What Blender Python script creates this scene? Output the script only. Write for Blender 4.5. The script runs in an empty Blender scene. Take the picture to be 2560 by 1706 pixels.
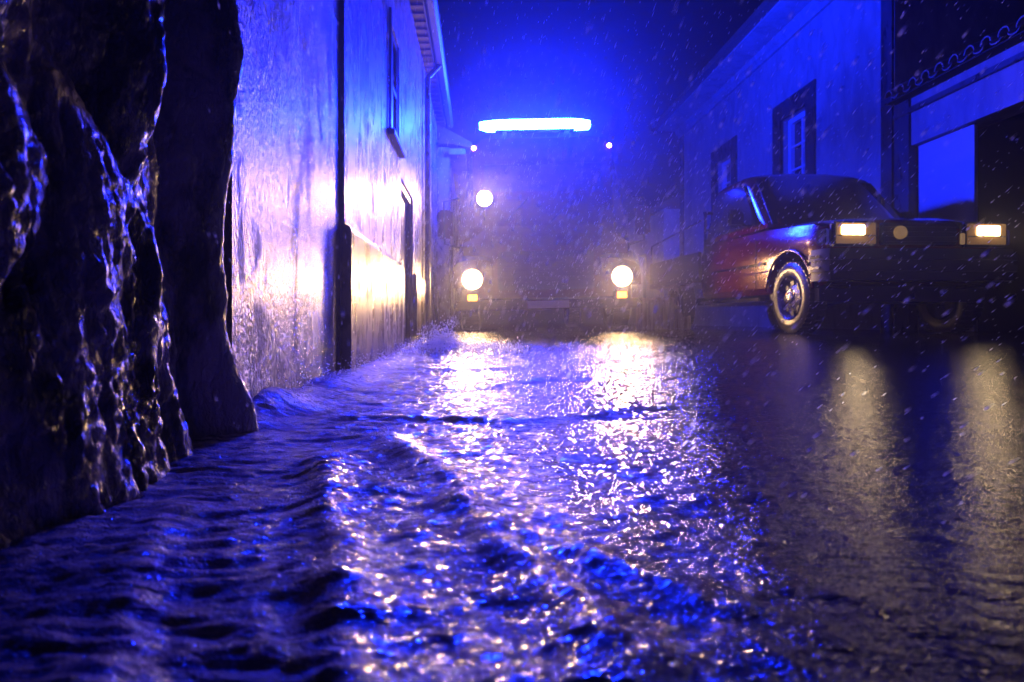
import bpy, bmesh, math, random
import numpy as np
from mathutils import Vector, Matrix
R = math.radians
random.seed(7); RNG = np.random.default_rng(7)
SC = bpy.context.scene
COL = SC.collection

# ------------------------------------------------------------------ camera, world, exposure
cd = bpy.data.cameras.new('camera'); cam = bpy.data.objects.new('camera', cd); COL.objects.link(cam)
CAMZ = .26
cam.location = (0, 0, CAMZ); cam.rotation_euler = (R(90), 0, 0)
cd.lens = 24; cd.sensor_width = 36
cd.shift_x = .0325; cd.shift_y = -.0208
cd.clip_start = .01; cd.clip_end = 300
cd.dof.use_dof = True; cd.dof.focus_distance = 2.2; cd.dof.aperture_fstop = 5.0
SC.camera = cam
W = bpy.data.worlds.new('World'); SC.world = W; W.use_nodes = True
nt = W.node_tree; nt.nodes.clear()
sky = nt.nodes.new('ShaderNodeTexSky'); sky.sky_type = 'NISHITA'; sky.sun_disc = False
sky.sun_elevation = R(-10); sky.sun_rotation = R(30)
bg = nt.nodes.new('ShaderNodeBackground'); bg.inputs['Strength'].default_value = .05
wo = nt.nodes.new('ShaderNodeOutputWorld')
nt.links.new(sky.outputs[0], bg.inputs[0]); nt.links.new(bg.outputs[0], wo.inputs[0])
SC.view_settings.view_transform = 'Standard'; SC.view_settings.look = 'None'
SC.view_settings.exposure = .2; SC.view_settings.gamma = 1; SC.view_settings.use_curve_mapping = False
SC.cycles.max_bounces = 5; SC.cycles.diffuse_bounces = 2; SC.cycles.glossy_bounces = 3
SC.cycles.transmission_bounces = 4; SC.cycles.volume_bounces = 0; SC.cycles.transparent_max_bounces = 6
SC.cycles.caustics_reflective = False; SC.cycles.caustics_refractive = False
SC.cycles.sample_clamp_indirect = 3; SC.cycles.blur_glossy = 0.0
SC.cycles.use_denoising = True

BAR_L = 1750.0          # radiance of the blue light bar
HEAD_P = 195.0          # power of each truck headlight
# ------------------------------------------------------------------ helpers
def tag(o, label=None, cat=None, group=None, kind=None):
    if label: o['label'] = label
    if cat: o['category'] = cat
    if group: o['group'] = group
    if kind: o['kind'] = kind
    return o
def empty(name, loc=(0,0,0), rz=0):
    o = bpy.data.objects.new(name, None); COL.objects.link(o); o.location = loc; o.rotation_euler = (0,0,rz)
    o.empty_display_size = .2
    return o
def link(name, me, mat, parent=None, smooth=False):
    o = bpy.data.objects.new(name, me); COL.objects.link(o)
    for m in (mat if isinstance(mat, (list, tuple)) else [mat]): me.materials.append(m)
    if parent: o.parent = parent
    if smooth: me.polygons.foreach_set('use_smooth', [True]*len(me.polygons))
    return o
def copy_tree(o, parent=None):
    c = o.copy(); COL.objects.link(c)
    if parent: c.parent = parent
    for ch in list(o.children): copy_tree(ch, c)
    return c
class MB:
    def __init__(s): s.bm = bmesh.new()
    def box(s, x0, x1, y0, y1, z0, z1, bev=0, M=None):
        v = [s.bm.verts.new((x, y, z)) for x in (x0, x1) for y in (y0, y1) for z in (z0, z1)]
        f = [s.bm.faces.new([v[i] for i in q]) for q in ((0,1,3,2),(4,6,7,5),(0,4,5,1),(2,3,7,6),(0,2,6,4),(1,5,7,3))]
        if bev:
            es = list({e for q in f for e in q.edges})
            r = bmesh.ops.bevel(s.bm, geom=es, offset=bev, segments=2, affect='EDGES', clamp_overlap=True)
            v = list({w for q in r['faces'] for w in q.verts} | {w for w in v if w.is_valid})
        if M is not None:
            for w in v: w.co = M @ w.co
        return s
    def poly(s, pts):
        s.bm.faces.new([s.bm.verts.new(p) for p in pts]); return s
    def prism(s, pts2, axis, a, b):
        def mk(p, t):
            return {'x': (t, p[0], p[1]), 'y': (p[0], t, p[1]), 'z': (p[0], p[1], t)}[axis]
        A = [s.bm.verts.new(mk(p, a)) for p in pts2]; B = [s.bm.verts.new(mk(p, b)) for p in pts2]
        s.bm.faces.new(A); s.bm.faces.new(B[::-1]); n = len(A)
        for i in range(n): s.bm.faces.new((A[i], B[i], B[(i+1) % n], A[(i+1) % n]))
        return s
    def loft(s, rings, closed=True, caps=True):
        rr = [[s.bm.verts.new(p) for p in r] for r in rings]
        for a, b in zip(rr, rr[1:]):
            n = len(a)
            for i in range(n if closed else n-1): s.bm.faces.new((a[i], a[(i+1) % n], b[(i+1) % n], b[i]))
        if caps and closed: s.bm.faces.new(rr[0][::-1]); s.bm.faces.new(rr[-1])
        return s
    def lathe(s, prof, axis='x', c=(0,0,0), n=32, caps=True):
        rings = []
        for t, r in prof:
            ring = []
            for k in range(n):
                a = 2*math.pi*k/n; u, v = r*math.cos(a), r*math.sin(a)
                p = {'x': (t, u, v), 'y': (u, t, v), 'z': (u, v, t)}[axis]
                ring.append((p[0]+c[0], p[1]+c[1], p[2]+c[2]))
            rings.append(ring)
        return s.loft(rings, True, caps)
    def tube(s, pts, r, n=8):
        pts = [Vector(p) for p in pts]; rings = []
        for i, p in enumerate(pts):
            d = (pts[min(i+1, len(pts)-1)] - pts[max(i-1, 0)]).normalized()
            u = d.orthogonal().normalized() if i == 0 else (u - d*u.dot(d)).normalized()
            w = d.cross(u)
            rings.append([p + (u*math.cos(2*math.pi*k/n) + w*math.sin(2*math.pi*k/n))*r for k in range(n)])
        return s.loft(rings)
    def build(s, name, mat, parent=None, smooth=False, auto=None):
        bmesh.ops.recalc_face_normals(s.bm, faces=s.bm.faces)
        me = bpy.data.meshes.new(name); s.bm.to_mesh(me); s.bm.free()
        if auto:
            me.polygons.foreach_set('use_smooth', [True]*len(me.polygons))
            try: me.set_sharp_from_angle(angle=R(auto))
            except Exception: pass
        return link(name, me, mat, parent, smooth)
def grid_mesh(name, P, mat, parent=None):
    ny, nx = P.shape[:2]
    me = bpy.data.meshes.new(name)
    me.vertices.add(ny*nx); me.vertices.foreach_set('co', P.reshape(-1).astype(np.float32))
    i = np.arange((ny-1)*nx).reshape(ny-1, nx)[:, :-1].ravel()
    q = np.stack([i, i+1, i+nx+1, i+nx], 1)
    me.loops.add(q.size); me.loops.foreach_set('vertex_index', q.ravel().astype(np.int32))
    me.polygons.add(len(q)); me.polygons.foreach_set('loop_start', np.arange(0, q.size, 4, dtype=np.int32))
    me.polygons.foreach_set('use_smooth', np.ones(len(q), bool))
    me.update(calc_edges=True); me.validate()
    return link(name, me, mat, parent)
def wall(mb, axis, plane, thick, u0, u1, z0, z1, holes):
    """slab with rectangular holes; axis 'x': face at X=plane spanning Y=u; thickness towards plane+thick"""
    us = sorted({u0, u1, *[h[0] for h in holes], *[h[1] for h in holes]}); zs = sorted({z0, z1, *[h[2] for h in holes], *[h[3] for h in holes]})
    solid = [[not any(h[0] <= (us[i]+us[i+1])/2 <= h[1] and h[2] <= (zs[j]+zs[j+1])/2 <= h[3] for h in holes) for j in range(len(zs)-1)] for i in range(len(us)-1)]
    cache = {}
    def V(u, z, t):
        k = (u, z, t)
        if k not in cache:
            a = plane + (thick if t else 0)
            cache[k] = mb.bm.verts.new((a, u, z) if axis == 'x' else (u, a, z))
        return cache[k]
    ok = lambda i, j: 0 <= i < len(us)-1 and 0 <= j < len(zs)-1 and solid[i][j]
    for i in range(len(us)-1):
        for j in range(len(zs)-1):
            if not solid[i][j]: continue
            a, b, c, d = us[i], us[i+1], zs[j], zs[j+1]
            for t in (0, 1): mb.bm.faces.new((V(a,c,t), V(b,c,t), V(b,d,t), V(a,d,t)))
            if not ok(i-1,j): mb.bm.faces.new((V(a,c,0), V(a,d,0), V(a,d,1), V(a,c,1)))
            if not ok(i+1,j): mb.bm.faces.new((V(b,c,0), V(b,d,0), V(b,d,1), V(b,c,1)))
            if not ok(i,j-1): mb.bm.faces.new((V(a,c,0), V(b,c,0), V(b,c,1), V(a,c,1)))
            if not ok(i,j+1): mb.bm.faces.new((V(a,d,0), V(b,d,0), V(b,d,1), V(a,d,1)))
    return mb
# numpy gradient noise
_perm = RNG.permutation(256); _perm = np.concatenate([_perm, _perm, _perm])
_g = RNG.normal(size=(256, 3)); _g /= np.linalg.norm(_g, axis=1)[:, None]
def noise(x, y, z=0.0):
    x, y, z = np.broadcast_arrays(np.asarray(x, float), np.asarray(y, float), np.asarray(z, float))
    xi, yi, zi = np.floor(x).astype(int), np.floor(y).astype(int), np.floor(z).astype(int)
    xf, yf, zf = x-xi, y-yi, z-zi
    f = lambda t: t*t*t*(t*(t*6-15)+10)
    u, v, w = f(xf), f(yf), f(zf); out = 0
    for a in (0, 1):
        for b in (0, 1):
            for c in (0, 1):
                h = _perm[_perm[_perm[(xi+a) & 255] + ((yi+b) & 255)] + ((zi+c) & 255)]
                g = _g[h]
                d = g[..., 0]*(xf-a) + g[..., 1]*(yf-b) + g[..., 2]*(zf-c)
                out = out + d*(u if a else 1-u)*(v if b else 1-v)*(w if c else 1-w)
    return out*1.6
def sst(a, b, x):
    t = np.clip((x-a)/(b-a), 0, 1); return t*t*(3-2*t)

# ------------------------------------------------------------------ materials
def mat(name, col=(.5,.5,.5), rough=.5, metal=0, coat=0, coat_r=.05, spec=.5, emit=None, estr=0, trans=0, alpha=1, ior=1.5):
    m = bpy.data.materials.new(name); m.use_nodes = True
    b = m.node_tree.nodes['Principled BSDF']; I = b.inputs
    I['Base Color'].default_value = (*col, 1); I['Roughness'].default_value = rough; I['Metallic'].default_value = metal
    I['Coat Weight'].default_value = coat; I['Coat Roughness'].default_value = coat_r; I['Specular IOR Level'].default_value = spec
    I['IOR'].default_value = ior; I['Transmission Weight'].default_value = trans; I['Alpha'].default_value = alpha
    if emit: I['Emission Color'].default_value = (*emit, 1); I['Emission Strength'].default_value = estr
    return m
class N:
    def __init__(s, m): s.m = m; s.t = m.node_tree; s.b = s.t.nodes['Principled BSDF']; s.tc = s.t.nodes.new('ShaderNodeTexCoord')
    def noise(s, scale=(1,1,1), det=3, rough=.55, dist=0):
        mp = s.t.nodes.new('ShaderNodeMapping'); mp.inputs['Scale'].default_value = scale
        n = s.t.nodes.new('ShaderNodeTexNoise'); n.inputs['Scale'].default_value = 1; n.inputs['Detail'].default_value = det
        n.inputs['Roughness'].default_value = rough; n.inputs['Distortion'].default_value = dist
        s.t.links.new(s.tc.outputs['Object'], mp.inputs[0]); s.t.links.new(mp.outputs[0], n.inputs['Vector'])
        return n.outputs['Fac']
    def ramp(s, src, stops):
        r = s.t.nodes.new('ShaderNodeValToRGB'); e = r.color_ramp.elements
        while len(e) < len(stops): e.new(.5)
        for k, (p, c) in enumerate(stops):
            e[k].position = p; e[k].color = (*c, 1) if isinstance(c, tuple) else (c, c, c, 1)
        s.t.links.new(src, r.inputs[0]); return r.outputs[0]
    def math(s, op, a, b):
        n = s.t.nodes.new('ShaderNodeMath'); n.operation = op
        for i, v in enumerate((a, b)):
            if isinstance(v, (int, float)): n.inputs[i].default_value = v
            else: s.t.links.new(v, n.inputs[i])
        return n.outputs[0]
    def set(s, name, src): s.t.links.new(src, s.b.inputs[name])
    def bump(s, src, dist, strength=1):
        b = s.t.nodes.new('ShaderNodeBump'); b.inputs['Distance'].default_value = dist; b.inputs['Strength'].default_value = strength
        s.t.links.new(src, b.inputs['Height']); s.t.links.new(b.outputs[0], s.b.inputs['Normal'])
        if 'Coat Normal' in s.b.inputs: s.t.links.new(b.outputs[0], s.b.inputs['Coat Normal'])

def plaster(name, base, dark, wet=.25, rough=.55, bump=.004, grain=150, streak=True):
    m = mat(name, base, rough, spec=.6); n = N(m)
    s1 = n.noise((5, 5, 2.0), 4, .6, .6)
    s2 = n.noise((1.3, 1.3, 1.3), 4)
    mix = n.math('ADD', n.math('MULTIPLY', s1, .6), n.math('MULTIPLY', s2, .4))
    cb_ = n.ramp(mix, [(.36, dark), (.58, base)])
    if streak:   # ragged patches where the coat has peeled
        pk = n.math('MULTIPLY', n.ramp(n.noise((7, 7, 2.6), 5, .7, .4), [(.54, 0.0), (.58, 1.0)]), n.ramp(n.noise((2.1, 2.1, 3.4), 1), [(.50, 0.0), (.56, 1.0)]))
        mx = m.node_tree.nodes.new('ShaderNodeMix'); mx.data_type = 'RGBA'; m.node_tree.links.new(pk, mx.inputs[0]); m.node_tree.links.new(cb_, mx.inputs[6])
        mx.inputs[7].default_value = (dark[0]*.3, dark[1]*.3, dark[2]*.3, 1); cb_ = mx.outputs[2]
    n.set('Base Color', cb_)
    if streak: n.set('Roughness', n.math('ADD', n.ramp(s1, [(.40, wet), (.52, rough)]), n.math('MULTIPLY', pk, .35)))
    g = n.noise((grain, grain, grain*.8), 3, .6); g2 = n.noise((17, 17, 12), 3)
    n.bump(n.math('ADD', g, n.math('MULTIPLY', g2, .5)), bump)
    return m
M = {}
M['near_plaster'] = plaster('wet_plaster_near', (.22,.18,.14), (.08,.07,.06), .13, .26, .022, 75)
M['house_plaster'] = plaster('wet_plaster_house', (.36,.32,.28), (.20,.17,.15), .15, .30, .012, 85)
M['plinth'] = plaster('plinth_paint', (.26,.21,.17), (.10,.08,.07), .12, .30, .004, 110)
M['right_plaster'] = plaster('right_house_plaster', (.36,.34,.31), (.24,.22,.20), .5, .7, .002, 90, False)
M['white_paint'] = mat('white_paint', (.62,.61,.60), .45)
M['basalt'] = plaster('dark_basalt', (.05,.048,.047), (.025,.024,.023), .3, .6, .003, 60)
M['tile'] = mat('clay_tile', (.16,.075,.05), .45); n = N(M['tile']); n.bump(n.noise((20, 20, 20), 4), .01)
M['tile_pale'] = mat('eave_tile', (.30,.24,.20), .5)
M['dark_wood'] = mat('dark_wood', (.09,.045,.03), .35); n = N(M['dark_wood']); n.bump(n.noise((60, 60, 4), 3), .004)
M['shutter'] = mat('shutter_paint', (.03,.035,.05), .4)
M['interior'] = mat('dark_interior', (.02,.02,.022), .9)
M['glass'] = mat('window_glass', (.02,.025,.035), .05, spec=.8)
M['gutter'] = mat('gutter_zinc', (.10,.10,.11), .5, .2)
M['dark_metal'] = mat('dark_metal', (.03,.03,.034), .35, .5)
M['chrome'] = mat('chrome', (.6,.6,.62), .12, 1)
M['rubber'] = mat('wet_rubber', (.025,.025,.026), .28, spec=.7); n = N(M['rubber']); n.bump(n.noise((40, 40, 40), 3), .003)
M['steel'] = mat('wheel_steel', (.42,.42,.45), .22, .9); n = N(M['steel']); n.bump(n.noise((50, 50, 50), 3), .004)
M['red'] = mat('wet_red_paint', (.16,.004,.005), .25, .2, 1, .07); n = N(M['red']); n.bump(n.noise((130, 130, 130), 2), .0012, .5)
M['truck_paint'] = mat('truck_paint', (.07,.02,.02), .25, .1, .8, .06); n = N(M['truck_paint']); n.bump(n.noise((60, 60, 60), 2), .002, .5)
M['black_plastic'] = mat('black_plastic', (.015,.015,.016), .4)
M['tint'] = mat('tinted_side_glass', (.22,.24,.30), .10, .9)
M['mirror'] = mat('mirror_glass', (.7,.72,.75), .06, 1)
def emis(name, col, s): return mat(name, (.8,.8,.8), .3, emit=col, estr=s)
M['bar'] = emis('blue_lamp_lens', (.003,.016,1.0), BAR_L)
M['head'] = emis('headlight_lens', (1,.60,.26), 190)
M['work'] = emis('work_light_lens', (1,.60,.26), 210)
M['glow_ring'] = mat('headlight_glow_ring', (.8,.7,.5), .3, emit=(1,.62,.28), estr=1.0)  # ring glows by itself, a painted soft edge round the lens
M['amber'] = emis('amber_lens', (1,.27,.02), 7)
M['marker'] = emis('marker_lens', (1,.42,.22), 26)
M['pick_head'] = mat('pickup_headlight_lens', (.22,.13,.05), .2, emit=(1,.52,.15), estr=.10)
M['pick_core'] = emis('pickup_bulb', (1,.72,.36), 20)
M['pick_small'] = mat('pickup_small_lens', (.2,.13,.06), .15, emit=(1,.58,.22), estr=.16)
M['crate'] = mat('pale_boards', (.55,.48,.40), .5); n = N(M['crate']); n.set('Base Color', n.ramp(n.noise((25, 25, 2), 3), [(.35, (.3,.24,.19)), (.6, (.6,.53,.45))]))

# asphalt
M['asphalt'] = mat('wet_asphalt', (.045,.045,.047), .3); n = N(M['asphalt'])
n.set('Base Color', n.ramp(n.noise((3, 3, 3), 5), [(.35, (.03,.03,.031)), (.65, (.065,.063,.06))]))
n.bump(n.noise((160, 160, 160), 3), .004)

# flood water: muddy and choppy at the left, thin glossy film on the crown of the road
mw = M['water'] = mat('muddy_flood_water', (.16,.13,.12), .09, spec=.5, ior=1.33); n = N(mw)
at = mw.node_tree.nodes.new('ShaderNodeAttribute'); at.attribute_name = 'depth'
fx = at.outputs['Fac']
n.set('Base Color', n.ramp(fx, [(0, (.006,.006,.006)), (.55, (.04,.036,.04)), (1, (.15,.13,.14))]))
fo = mw.node_tree.nodes.new('ShaderNodeAttribute'); fo.attribute_name = 'lit_foam'
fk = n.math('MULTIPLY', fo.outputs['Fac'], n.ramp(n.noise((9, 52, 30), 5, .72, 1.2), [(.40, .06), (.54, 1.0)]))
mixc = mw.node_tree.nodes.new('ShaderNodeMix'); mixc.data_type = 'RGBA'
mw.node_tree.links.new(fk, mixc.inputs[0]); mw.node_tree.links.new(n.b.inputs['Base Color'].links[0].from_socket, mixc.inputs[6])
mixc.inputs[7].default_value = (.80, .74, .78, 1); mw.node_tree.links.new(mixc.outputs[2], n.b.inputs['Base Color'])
n.set('Roughness', n.ramp(n.math('ADD', fx, fo.outputs['Fac']), [(0, .11), (.45, .055), (1, .075)]))
g1 = n.noise((190, 230, 80), 2, .5, .6); g2 = n.noise((26, 48, 40), 2, .5, .8); g3 = n.noise((330, 380, 200), 1)
h = n.math('ADD', n.math('ADD', n.math('MULTIPLY', g1, .0022), n.math('MULTIPLY', g2, .0046)), n.math('MULTIPLY', g3, .0012))
bw = mw.node_tree.nodes.new('ShaderNodeBump'); bw.inputs['Distance'].default_value = 1.0
mr = mw.node_tree.nodes.new('ShaderNodeMapRange'); mr.inputs['To Min'].default_value = .30; mr.inputs['To Max'].default_value = 1.5
mw.node_tree.links.new(fx, mr.inputs['Value']); mw.node_tree.links.new(mr.outputs[0], bw.inputs['Strength'])
mw.node_tree.links.new(h, bw.inputs['Height']); mw.node_tree.links.new(bw.outputs[0], n.b.inputs['Normal'])

# bark
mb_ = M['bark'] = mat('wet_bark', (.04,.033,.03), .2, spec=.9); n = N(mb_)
n.set('Base Color', n.ramp(n.noise((9, 9, 4), 4), [(.40, (.02,.017,.016)), (.54, (.42,.37,.35))]))  # pale noise patches put lit spots of the bark into its colour
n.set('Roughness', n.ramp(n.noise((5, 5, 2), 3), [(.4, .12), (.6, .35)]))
b1 = n.noise((110, 110, 60), 4, .65, .5); b2 = n.noise((28, 28, 12), 3, .6, .5)
n.bump(n.math('ADD', b1, n.math('MULTIPLY', b2, 2.2)), .012)
rn = M['rain'] = bpy.data.materials.new('rain_drop'); rn.use_nodes = True; t = rn.node_tree; t.nodes.clear()
o_ = t.nodes.new('ShaderNodeOutputMaterial'); a_ = t.nodes.new('ShaderNodeBsdfTranslucent'); d_ = t.nodes.new('ShaderNodeBsdfDiffuse'); x_ = t.nodes.new('ShaderNodeMixShader'); x_.inputs[0].default_value = .2
a_.inputs[0].default_value = (1,1,1,1); d_.inputs[0].default_value = (1,1,1,1)
t.links.new(a_.outputs[0], x_.inputs[1]); t.links.new(d_.outputs[0], x_.inputs[2]); t.links.new(x_.outputs[0], o_.inputs[0])

M['spray'] = rn
# ------------------------------------------------------------------ ground and water
def base_h(X, Y):
    s = np.maximum(sst(-.1, 1.1, X - (.05+.26*Y))*sst(1.2, 5.6, Y), sst(4.6, 8.2, Y))
    d = np.minimum(1-sst(-.8, 1.5, (X - (.05+.26*Y))/(.08+.16*Y)), 1-.6*sst(5.2, 7.6, Y))
    return .125*s, d
def axis(knots):
    out = [knots[0][0]]
    for (a, da), (b, db) in zip(knots, knots[1:]):
        x = a
        while x < b - 1e-9:
            f = (x-a)/(b-a); x += da*(1-f)+db*f; out.append(min(x, b))
    return np.unique(np.array(out))
xs = axis([(-13,.5),(-1.2,.03),(-.72,.006),(.9,.006),(2.2,.016),(6,.06),(15,.5)])
ys = axis([(-5,.4),(-.3,.03),(.15,.004),(1.2,.007),(3,.016),(8,.05),(16,.2),(36,.8)])
X, Y = np.meshgrid(xs, ys)
b, dep = base_h(X, Y)
wx = X + .10*noise(X*3, Y*2, 3.1); wy = Y + .12*noise(X*2.2, Y*2, 7.7)
big = noise(wx*4.2+wy*1.6, wy*3.4-wx*1.2, .4)
rid = 1-np.abs(noise(wx*5.5+wy*3.0, wy*2.6-wx*3.4, 2.2))*2.2
med = noise(wx*13, wy*24, 5.0)
sml = noise(wx*38, wy*62, 9.0); tin = noise(wx*85, wy*140, 2.0)
# arcs running out from the splash near the left wall
rr = np.sqrt((X+.42)**2*1.0 + ((Y-5.6)*.55)**2)
arcs = np.zeros_like(X)
for r0, am, wd in ((.78,.014,.03),(1.15,.015,.028),(1.66,.018,.026),(2.18,.018,.024)):
    arcs += am*np.exp(-((rr - r0*(1+.07*noise(X*1.5, Y*1.5, 4)+.02*noise(X*7, Y*7, r0)))/wd)**2)*(.6+.6*noise(X*3, Y*3, r0*9))
arcs *= sst(1.0, 2.0, Y)*sst(1.9, .9, X)
amp = .16 + .84*dep
ridge = 0
for (xa, ya, xb, yb, hh, wd) in ((-.22,1.62,.12,.50,.015,.04), (-.30,1.35,-.06,.42,.012,.03), (-.02,.95,.30,.55,.010,.03), (-.45,1.0,-.25,.35,.009,.035)):
    ux, uy = xb-xa, yb-ya; L_ = math.hypot(ux, uy); ux /= L_; uy /= L_
    tt = (X-xa)*ux + (Y-ya)*uy; dd = (X-xa)*uy - (Y-ya)*ux + .03*noise(X*5, Y*5, hh*50)
    ridge = ridge + hh*np.exp(-(dd/wd)**2)*sst(-.1, .15, tt)*sst(L_+.15, L_-.1, tt)*(1+.5*noise(X*9, Y*9, 1+hh*90))
fade = sst(-.1, .3, Y)
lip = .055*np.exp(-((Y-1.95)/.22)**2)*np.exp(-((X+.60)/.09)**2) + .035*sst(-.40, -.62, X)*sst(1.2, 3, Y)*sst(9, 6, Y)
ampf = .30 + .70*dep
Z = b + ampf*(.0022*sml + .0012*tin) + .05*np.exp(-((X+.30)/.16)**2-((Y-5.65)/.25)**2)*(1+noise(X*14, Y*14, 2)) + amp*(.005*big + .0065*np.clip(rid, -.6, 1)*sst(3.2, .6, Y) + (.0030*med) + (.0042*noise(wx*9+wy*3, wy*50, 3.7) + .0014*noise(wx*30, wy*120, 1.7))*sst(.10, -.2, X) + .0045*noise(wx*15, wy*8, 6.5)*sst(2, 5.5, Y) + .0016*noise(wx*42, wy*22, 1.5)*sst(2, 5, Y)) + arcs*dep + lip + ridge*dep
Z -= (amp*.006)
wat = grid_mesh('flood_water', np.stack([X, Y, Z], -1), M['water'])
tag(wat, kind='structure')
att = wat.data.attributes.new('depth', 'FLOAT', 'POINT'); att.data.foreach_set('value', dep.ravel().astype(np.float32))
lit_foam = sst(.16, -.10, X/np.maximum(Y, .2))*sst(.28, .75, Y)*sst(7.5, 5.5, Y)*(.7+.5*noise(wx*2.5, wy*3, 8))*(1-.65*sst(2.2, 4.5, Y))*sst(-.75, -.42, X/np.maximum(Y, .2) - .0)  # aerated water; its pale colour also carries light on the left stream
att = wat.data.attributes.new('lit_foam', 'FLOAT', 'POINT'); att.data.foreach_set('value', np.clip(lit_foam, 0, 1).ravel().astype(np.float32))
xr = axis([(-13,1),(-1,.2),(3,.3),(15,1)]); yr = axis([(-5,1),(0,.2),(8,.4),(36,1.5)])
XR, YR = np.meshgrid(xr, yr); bR, _ = base_h(XR, YR)
tag(grid_mesh('road', np.stack([XR, YR, bR-.10], -1), M['asphalt']), kind='structure')

# splash at the wall
r3 = random.Random(3)
_ib = bmesh.new(); bmesh.ops.create_icosphere(_ib, subdivisions=1, radius=1); _iv = np.array([v.co[:] for v in _ib.verts]); _if = np.array([[v.index for v in f.verts] for f in _ib.faces]); _ib.free()
SV, SF = [], []
def drop(x, y, z, r, rz): SF.append(_if + 12*len(SV)); SV.append(_iv*(r, r, rz) + (x, y, z))
for k in range(6500):
    th = math.pi*r3.random(); q = r3.random()**1.2; ln = .36*q*(.35+.65*abs(math.sin(3.3*th+.4)*math.cos(7.7*th)))
    x = -.30 + .75*ln*math.cos(th) + r3.gauss(0, .03); z = .02 + ln*math.sin(th)*.80 + r3.gauss(0, .022); y = 5.6 + r3.gauss(0, .16)
    if k % 3 == 0: x = r3.uniform(-.60, .35); y = 5.5 + r3.gauss(0, .35); z = .02 + abs(r3.gauss(0, .03))
    if z < 0: continue
    r = .0018 + .0045*r3.random()**3
    drop(x, y, z, r, r*(1+1.2*r3.random()))
for k in range(500):
    y = r3.uniform(1.9, 5.4); x = -.60 + abs(r3.gauss(0, .03)); z = .03 + abs(r3.gauss(0, .03))
    r = .0015 + .002*r3.random()
    drop(x, y, z, r, r)
me = bpy.data.meshes.new('spray'); me.from_pydata(np.concatenate(SV).tolist(), [], np.concatenate(SF).tolist())
sp = link('spray', me, M['spray'], smooth=True)
tag(sp, 'burst of white spray where the flood breaks against the house plinth', 'splash', kind='stuff')

# ------------------------------------------------------------------ gnarled trunk at the left edge
nz_, na_ = 460, 900
zz = np.linspace(-.2, 2.4, nz_); aa = np.linspace(0, 2*np.pi, na_)
A, ZZ = np.meshgrid(aa, zz)
p_ = 2/4.5
cx, cy, ax, by = -1.03, .95, .40, .80
ex = np.sign(np.cos(A))*np.abs(np.cos(A))**p_*ax; ey = np.sign(np.sin(A))*np.abs(np.sin(A))**p_*by
_t = np.linspace(0, 2*np.pi, 20001); _x = np.sign(np.cos(_t))*np.abs(np.cos(_t))**p_*ax; _y = np.sign(np.sin(_t))*np.abs(np.sin(_t))**p_*by
_l = np.concatenate([[0], np.cumsum(np.hypot(np.diff(_x), np.diff(_y)))]); _q = np.linspace(0, _l[-1], na_)
ex = np.broadcast_to(np.interp(_q, _l, _x), A.shape); ey = np.broadcast_to(np.interp(_q, _l, _y), A.shape)
nx_ = np.abs(ex/ax)**3.5*np.sign(ex); ny_ = np.abs(ey/by)**3.5*np.sign(ey); _n = np.hypot(nx_, ny_); nx_ = nx_/_n; ny_ = ny_/_n
XX, YY = cx+ex, cy+ey
f1 = noise(XX*5+3, YY*6+.8*ZZ, ZZ*1.9); f2 = noise(XX*9, YY*13+noise(YY*4, ZZ*3)*1.5, ZZ*4.2+5); f3 = noise(XX*26, YY*34, ZZ*13); f4 = noise(XX*70, YY*80, ZZ*45)
cav = np.clip(1-np.abs(noise(XX*3+9, YY*3.3+ .5*ZZ, ZZ*1.7+2))*3.2, 0, 1)
d = .024*f1 + .012*f2 + .010*f3 + .0065*f4 + .007*(1-np.abs(f3)*2.5)*(f2 > -.2) - .055*cav**1.2
fin = np.exp(-((YY-1.60)/.065)**2)*(XX > cx)
d = d*(1-.7*fin)
finx = fin*(.105 + .012*np.sin(ZZ*7.5+1.4) + .03*np.exp(-((ZZ-.0)/.12)**2) + .02*sst(.55, .9, ZZ) + .012*noise(ZZ*9, 3.3, YY*2))
flare = .03*np.exp(-np.clip(ZZ, 0, 9)/.10)
d = d + flare
tap = 1 - .03*ZZ
PX = cx + ex*tap + d*nx_ + finx + .085*sst(1.48, 1.15, YY)*(XX > cx)*sst(0, .3, ex/ax); PY = cy + ey*tap + d*ny_*(.35)
tr_root = empty('tree', (-1.03, .93, 0)); tag(tr_root, 'gnarled wet black tree trunk with deep furrows standing in the flood beside the plastered wall', 'tree')
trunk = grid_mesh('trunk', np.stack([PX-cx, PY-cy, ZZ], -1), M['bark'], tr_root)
trunk.location = (0,0,0)
mb = MB(); 
for (dx, dy, tx, ty) in ((.0,-.3,.3,-1.2),(.0,.3,-.2,.9),(-.1,0,-1.0,.1)):
    rings = []
    for k in range(7):
        f = k/6; r = .26*(1-.6*f); c = Vector((dx+(tx-dx)*f*f, dy+(ty-dy)*f*f, 2.2+1.6*f))
        rings.append([c + Vector((r*math.cos(q)*(1+.1*math.sin(3*q+k)), r*math.sin(q)*(1+.1*math.cos(2*q+k)), 0)) for q in np.linspace(0, 2*math.pi, 15)[:-1]])
    mb.loft(rings)
mb.build('limb', M['bark'], tr_root, smooth=True)

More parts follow.
